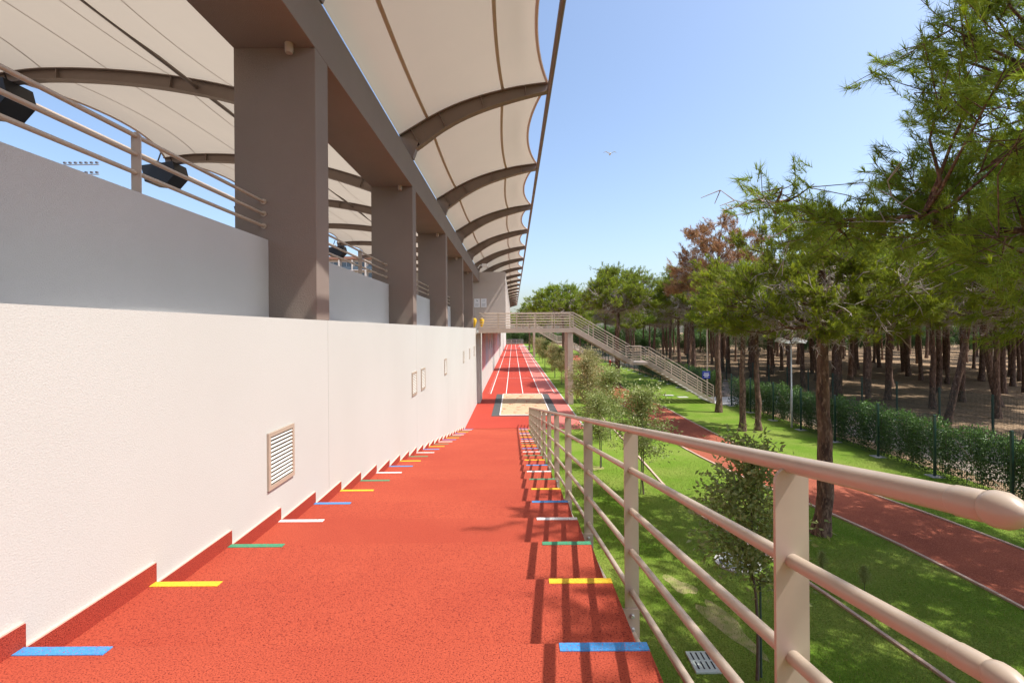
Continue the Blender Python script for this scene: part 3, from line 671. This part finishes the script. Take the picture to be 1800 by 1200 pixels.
# --- leafy things
def leaves(C, D, size, rng, wide=.45):
    k = len(C); d = unit(D); s = unit(np.cross(d,rng.normal(0,1,(k,3)))); nrm = np.cross(s,d); L_ = size*rng.uniform(.65,1.25,(k,1))
    a = C; b = C+d*L_*.45+s*L_*wide*.5+nrm*L_*.10; c = C+d*L_; e = C+d*L_*.45-s*L_*wide*.5+nrm*L_*.10; q = C+d*L_*.5
    V = np.stack([a,b,c,e],1).reshape(-1,3); i = np.arange(k)[:,None]*4
    return V, np.concatenate([np.concatenate([i,i+1,i+2],1),np.concatenate([i,i+2,i+3],1)])
def make_sapling(seed, H, cb, R, nb, nleaf, size, m, stake=True):
    rng = np.random.default_rng(seed); root = thing('young_tree',None,None)
    k = 9; hz = np.linspace(0,H*.9,k); wob = np.cumsum(rng.normal(0,.018,(k,2)),0); wob -= wob[0]
    tp = np.stack([wob[:,0],wob[:,1],hz],1); MB().tube([tuple(p) for p in tp],[float(x) for x in .026*(1-.8*hz/H)],8).build('trunk','stem',root,True)
    P0,P1,ra,rb,C,D = [],[],[],[],[],[]
    for i in range(nb):
        t = (i+.5)/nb; h = cb+(H*.9-cb)*t; a = np.array([np.interp(h,hz,tp[:,j]) for j in range(3)]); az = i*2.4+rng.normal(0,.3)
        ln = R*(.55+.75*math.sin(math.pi*min(1,.15+t*.9)))*rng.uniform(.6,1.1); el = rng.uniform(.25,1.0); d = np.array([math.cos(az)*math.cos(el),math.sin(az)*math.cos(el),math.sin(el)]); p = a; dd = d.copy()
        for s in range(4):
            dd = unit(dd+rng.normal(0,.16,3)+np.array([0,0,-.07])); e = p+dd*ln/4; P0.append(p); P1.append(e); ra.append(.008*(1-s*.2)); rb.append(.008*(.8-s*.2))
            nn = int(nleaf/nb/4*(.6+.28*s))+1
            u = rng.uniform(0,1,(nn,1)); c = p+(e-p)*u+rng.normal(0,.07+.025*s,(nn,3)); C.append(c); D.append(unit(dd+rng.normal(0,.75,(nn,3))+np.array([0,0,-.1]))); p = e
    V,F = segs(P0,P1,ra,rb,4); arrays('branches',V,F,'stem',root)
    C = np.concatenate(C); D = np.concatenate(D); V,F = leaves(C,D,size,rng); ti = np.repeat(rng.uniform(0,1,len(C))**2,4)
    arrays('crown',V,F,m,root,ti)
    if stake: MB().tube([(.10,.02,0),(.07,.0,1.35)],.016,6).build('stake','stake',root)
    return root
s1 = make_sapling(3,3.6,1.3,.66,36,4600,.088,'leaf')
s2 = make_sapling(4,3.3,1.1,.80,36,5200,.090,'leaf')
s3 = make_sapling(5,3.5,.8,.85,36,5200,.095,'leaf_dry')
put(s1,3.42,6.85,.4,1.0,'young leafy tree staked beside the round cover below the handrail',first=True)
put(s2,3.9,14.6,2.0,1.02,'bushy young tree with drooping leaves by the thin pinkish kerb',first=True)
put(s2,3.1,17.4,.7,.84,'slender young tree with a bare stem standing in a ring of earth')
put(s3,3.75,24.6,0,1.1,'pale leafy young tree in front of the footbridge column',first=True)
YG = 'young trees along the track'
for (x,y,s,b) in ((4.4,22.0,1.0,s2),(4.5,28.5,1.15,s3)): put(b,x,y,rf.uniform(0,6),s,'dense young tree on the lawn beside the sand pit',group='young trees beside the sand pit')
for (x,y,s,b) in ((4.3,38,1.0,s3),(4.4,44,1.05,s2),(4.3,50,1.05,s3),(4.6,57,1.0,s3),(4.2,64,1.1,s2),(4.4,72,1.1,s3),(4.3,80,1.1,s3),(4.5,96,1.1,s2),(4.4,106,1.1,s3)):
    put(b,x,y,rf.uniform(0,6),s,'young tree in the row along the running track past the footbridge',group=YG)
def make_hedge(seed, n, size):
    rng = np.random.default_rng(seed); root = thing('hedge_shrub',None,None)
    P0,P1,ra,rb,C,D = [],[],[],[],[],[]
    for i in range(9):
        b = np.array([rng.uniform(-.2,.2),-1.2+2.4*(i+.5)/9,0]); p = b; d = np.array([rng.normal(0,.1),rng.normal(0,.12),1.])
        for s in range(5):
            d = unit(d+rng.normal(0,.14,3)); e = p+d*.36; P0.append(p); P1.append(e); ra.append(.014-.002*s); rb.append(.012-.002*s); p = e
    V,F = segs(P0,P1,ra,rb,4); arrays('stems',V,F,'stem',root)['kind'] = 'stuff'
    c = np.stack([rng.uniform(-1,1,n),rng.uniform(-1.3,1.3,n),rng.beta(1.5,1.15,n)],1)
    prof = .30+.14*np.sin(c[:,1]*5+seed)+.08*np.sin(c[:,1]*11); top = 1.72+.10*np.sin(c[:,1]*4+seed*2)+.06*np.sin(c[:,1]*13)
    c[:,0] = np.sign(c[:,0])*np.abs(c[:,0])**.6*prof*(1.1-.3*c[:,2]); c[:,2] *= top; c += rng.normal(0,.05,c.shape)
    d = unit(np.stack([c[:,0]*2,rng.normal(0,.6,n),rng.normal(.25,.6,n)],1)); V,F = leaves(c,d,size,rng,.5)
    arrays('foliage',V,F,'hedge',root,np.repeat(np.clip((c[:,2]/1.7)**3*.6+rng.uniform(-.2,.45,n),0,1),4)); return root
h1 = make_hedge(1,8500,.085); h2 = make_hedge(2,6200,.09)
HL = 'dark leafy hedge shrub growing right behind the lawn fence'; HG = 'hedge behind the lawn fence'
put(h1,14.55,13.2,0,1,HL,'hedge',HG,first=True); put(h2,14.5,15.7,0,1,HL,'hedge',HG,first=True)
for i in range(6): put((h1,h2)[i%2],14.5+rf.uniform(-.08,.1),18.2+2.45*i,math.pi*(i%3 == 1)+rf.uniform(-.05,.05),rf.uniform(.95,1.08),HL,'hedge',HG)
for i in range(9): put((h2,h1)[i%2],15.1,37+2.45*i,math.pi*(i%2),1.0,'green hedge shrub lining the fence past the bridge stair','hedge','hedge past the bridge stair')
for i in range(52): put((h1,h2)[i%2],24+i*2.2,rf.uniform(100,126),rf.uniform(0,6),rf.uniform(1.3,2.3),'wild green bush deep in the pine wood','bush','bushes deep in the wood')
for i in range(30): put((h1,h2)[i%2],-13+2.3*i+rf.uniform(-.8,.8),rf.uniform(171,178),rf.uniform(0,6),rf.uniform(1.8,2.8),'wild bush under the tree belt behind the track','bush','bushes behind the track')
for i in range(44): put((h1,h2)[i%2],18+i*3.0,rf.uniform(128,140),rf.uniform(0,6),rf.uniform(2.6,3.4),'tall wild thicket bush at the far side of the pine wood','bush','thicket at the far side of the wood')
for i in range(14): put((h1,h2)[i%2],rf.uniform(100,125),62+i*3.2,rf.uniform(0,6),rf.uniform(2.4,3.2),'tall wild thicket bush at the far side of the pine wood','bush','thicket at the far side of the wood')
# low tufts in the lawn
for (x,y) in ((6.1,9.6),(6.5,9.0)): put(s1,x,y,1,.16,'small sprig of broad leaves sprouting from the lawn','plant','sprigs in the lawn')
# --- grass blades near the stairs
k = 230000; gx = RNG.uniform(.72,13.8,k); gy = 4.2+14.5*RNG.beta(1.1,1.5,k)
lx = np.interp(gy,[p.y for p in L],[p.x for p in L])-.08; rx = np.interp(gy,[p.y for p in R],[p.x for p in R])+.08
ok = (gx < lx)|(gx > rx); ok &= ((gx-4.72)**2+(gy-10.25)**2 > .46**2)&~((gx > 2.58)&(gx < 3.0)&(gy > 6.95)&(gy < 7.47))
for (x,y,sx,sy) in ((3.55,8.15,.25,.8),(3.2,9.4,.2,.4),(1.6,8.3,.17,.32),(2.95,17.4,.28,.28)): ok &= (((gx-x)/sx)**2+((gy-y)/sy)**2 > RNG.uniform(-.5,1.5,k))
gx, gy = gx[ok], gy[ok]; k = len(gx)
b = np.stack([gx,gy,np.zeros(k)],1); az = RNG.uniform(0,6.28,k); h = RNG.uniform(.018,.048,k)
s = np.stack([np.cos(az),np.sin(az),np.zeros(k)],1)*.0035; tip = b+np.stack([RNG.normal(0,.014,k),RNG.normal(0,.014,k),h],1)
o = arrays('grass',np.stack([b-s,b+s,tip],1).reshape(-1,3),np.arange(3*k).reshape(-1,3),'blade',None,np.repeat(np.where(RNG.uniform(0,1,k) < .2,1,RNG.uniform(0,.3,k)),3))
tag(o,'short mown green grass of the lawn below the stairs','grass',kind='stuff')

# ================================================================== FAR BACKGROUND
HT = thing('hotel','distant cream hotel with balconies seen past the parapet','building',(-55,160,0))
MB().box(-80,-38,152,172,0,27.5).build('wall','hotel',HT); MB().box(-81,-37,150.5,173,27.5,28.3).build('roof','hotel_red',HT)
MB().box(-38,-26,156,172,0,24).build('wing','hotel_red',HT)
for f in range(8):
    z = .8+f*3.35
    MB().box(-80,-38,150.6,152,z-.35,z-.1).build('balcony_slab','hotel',HT)
    for b in range(10):
        x = -79+b*4.15; wn = MB().box(x+.5,x+3.3,151.9,152.05,z,z+2.4).build('window','glass',HT)
        MB().box(x+1.85,x+1.95,151.85,151.9,z,z+2.4).build('frame','signwhite',wn)
        MB().box(x-.25,x+.15,150.5,152,z-.35,z+3.0).build('fin','hotel',HT)
        MB().box(x+.2,x+3.8,150.6,150.68,z-.1,z+.9).build('balustrade','glass',HT)
FM = thing('floodlight_mast','distant rack of stadium floodlights on a mast beyond the parapet','floodlight',(-71,80,0))
MB().tube([(-71,80,0),(-71,80,31)],[.5,.25],10).build('mast','galv',FM)
for z in (31.2,32.8): MB().box(-74.2,-68.3,79.9,80.1,z,z+.12).build('rack','galv',FM)
for z in (31.4,33.0):
    for i in range(7): MB().bbox(-74+i*.88,-73.62+i*.88,79.7,80,z,z+.3,.04).build('lamp','ink',FM)
GU = bpy.data.meshes.new('gull'); 
gl = MB().tube([(0,-.22,0),(0,-.14,.01),(0,0,.01),(0,.16,.0),(0,.26,-.01)],[.02,.06,.075,.05,.01],8)
for s in (-1,1): gl.add([(s*.04,-.06,.04),(s*.04,.08,.04),(s*.3,.02,.16),(s*.3,-.1,.16),(s*.56,.1,.10)],[(0,1,2,3),(3,2,4)])
gb = gl.build('gull','plastic'); gb.scale = (1.7,1.7,1.7); gb.location = (12.2,60,26.7); tag(gb,'tiny white gull flying in the clear sky','bird')
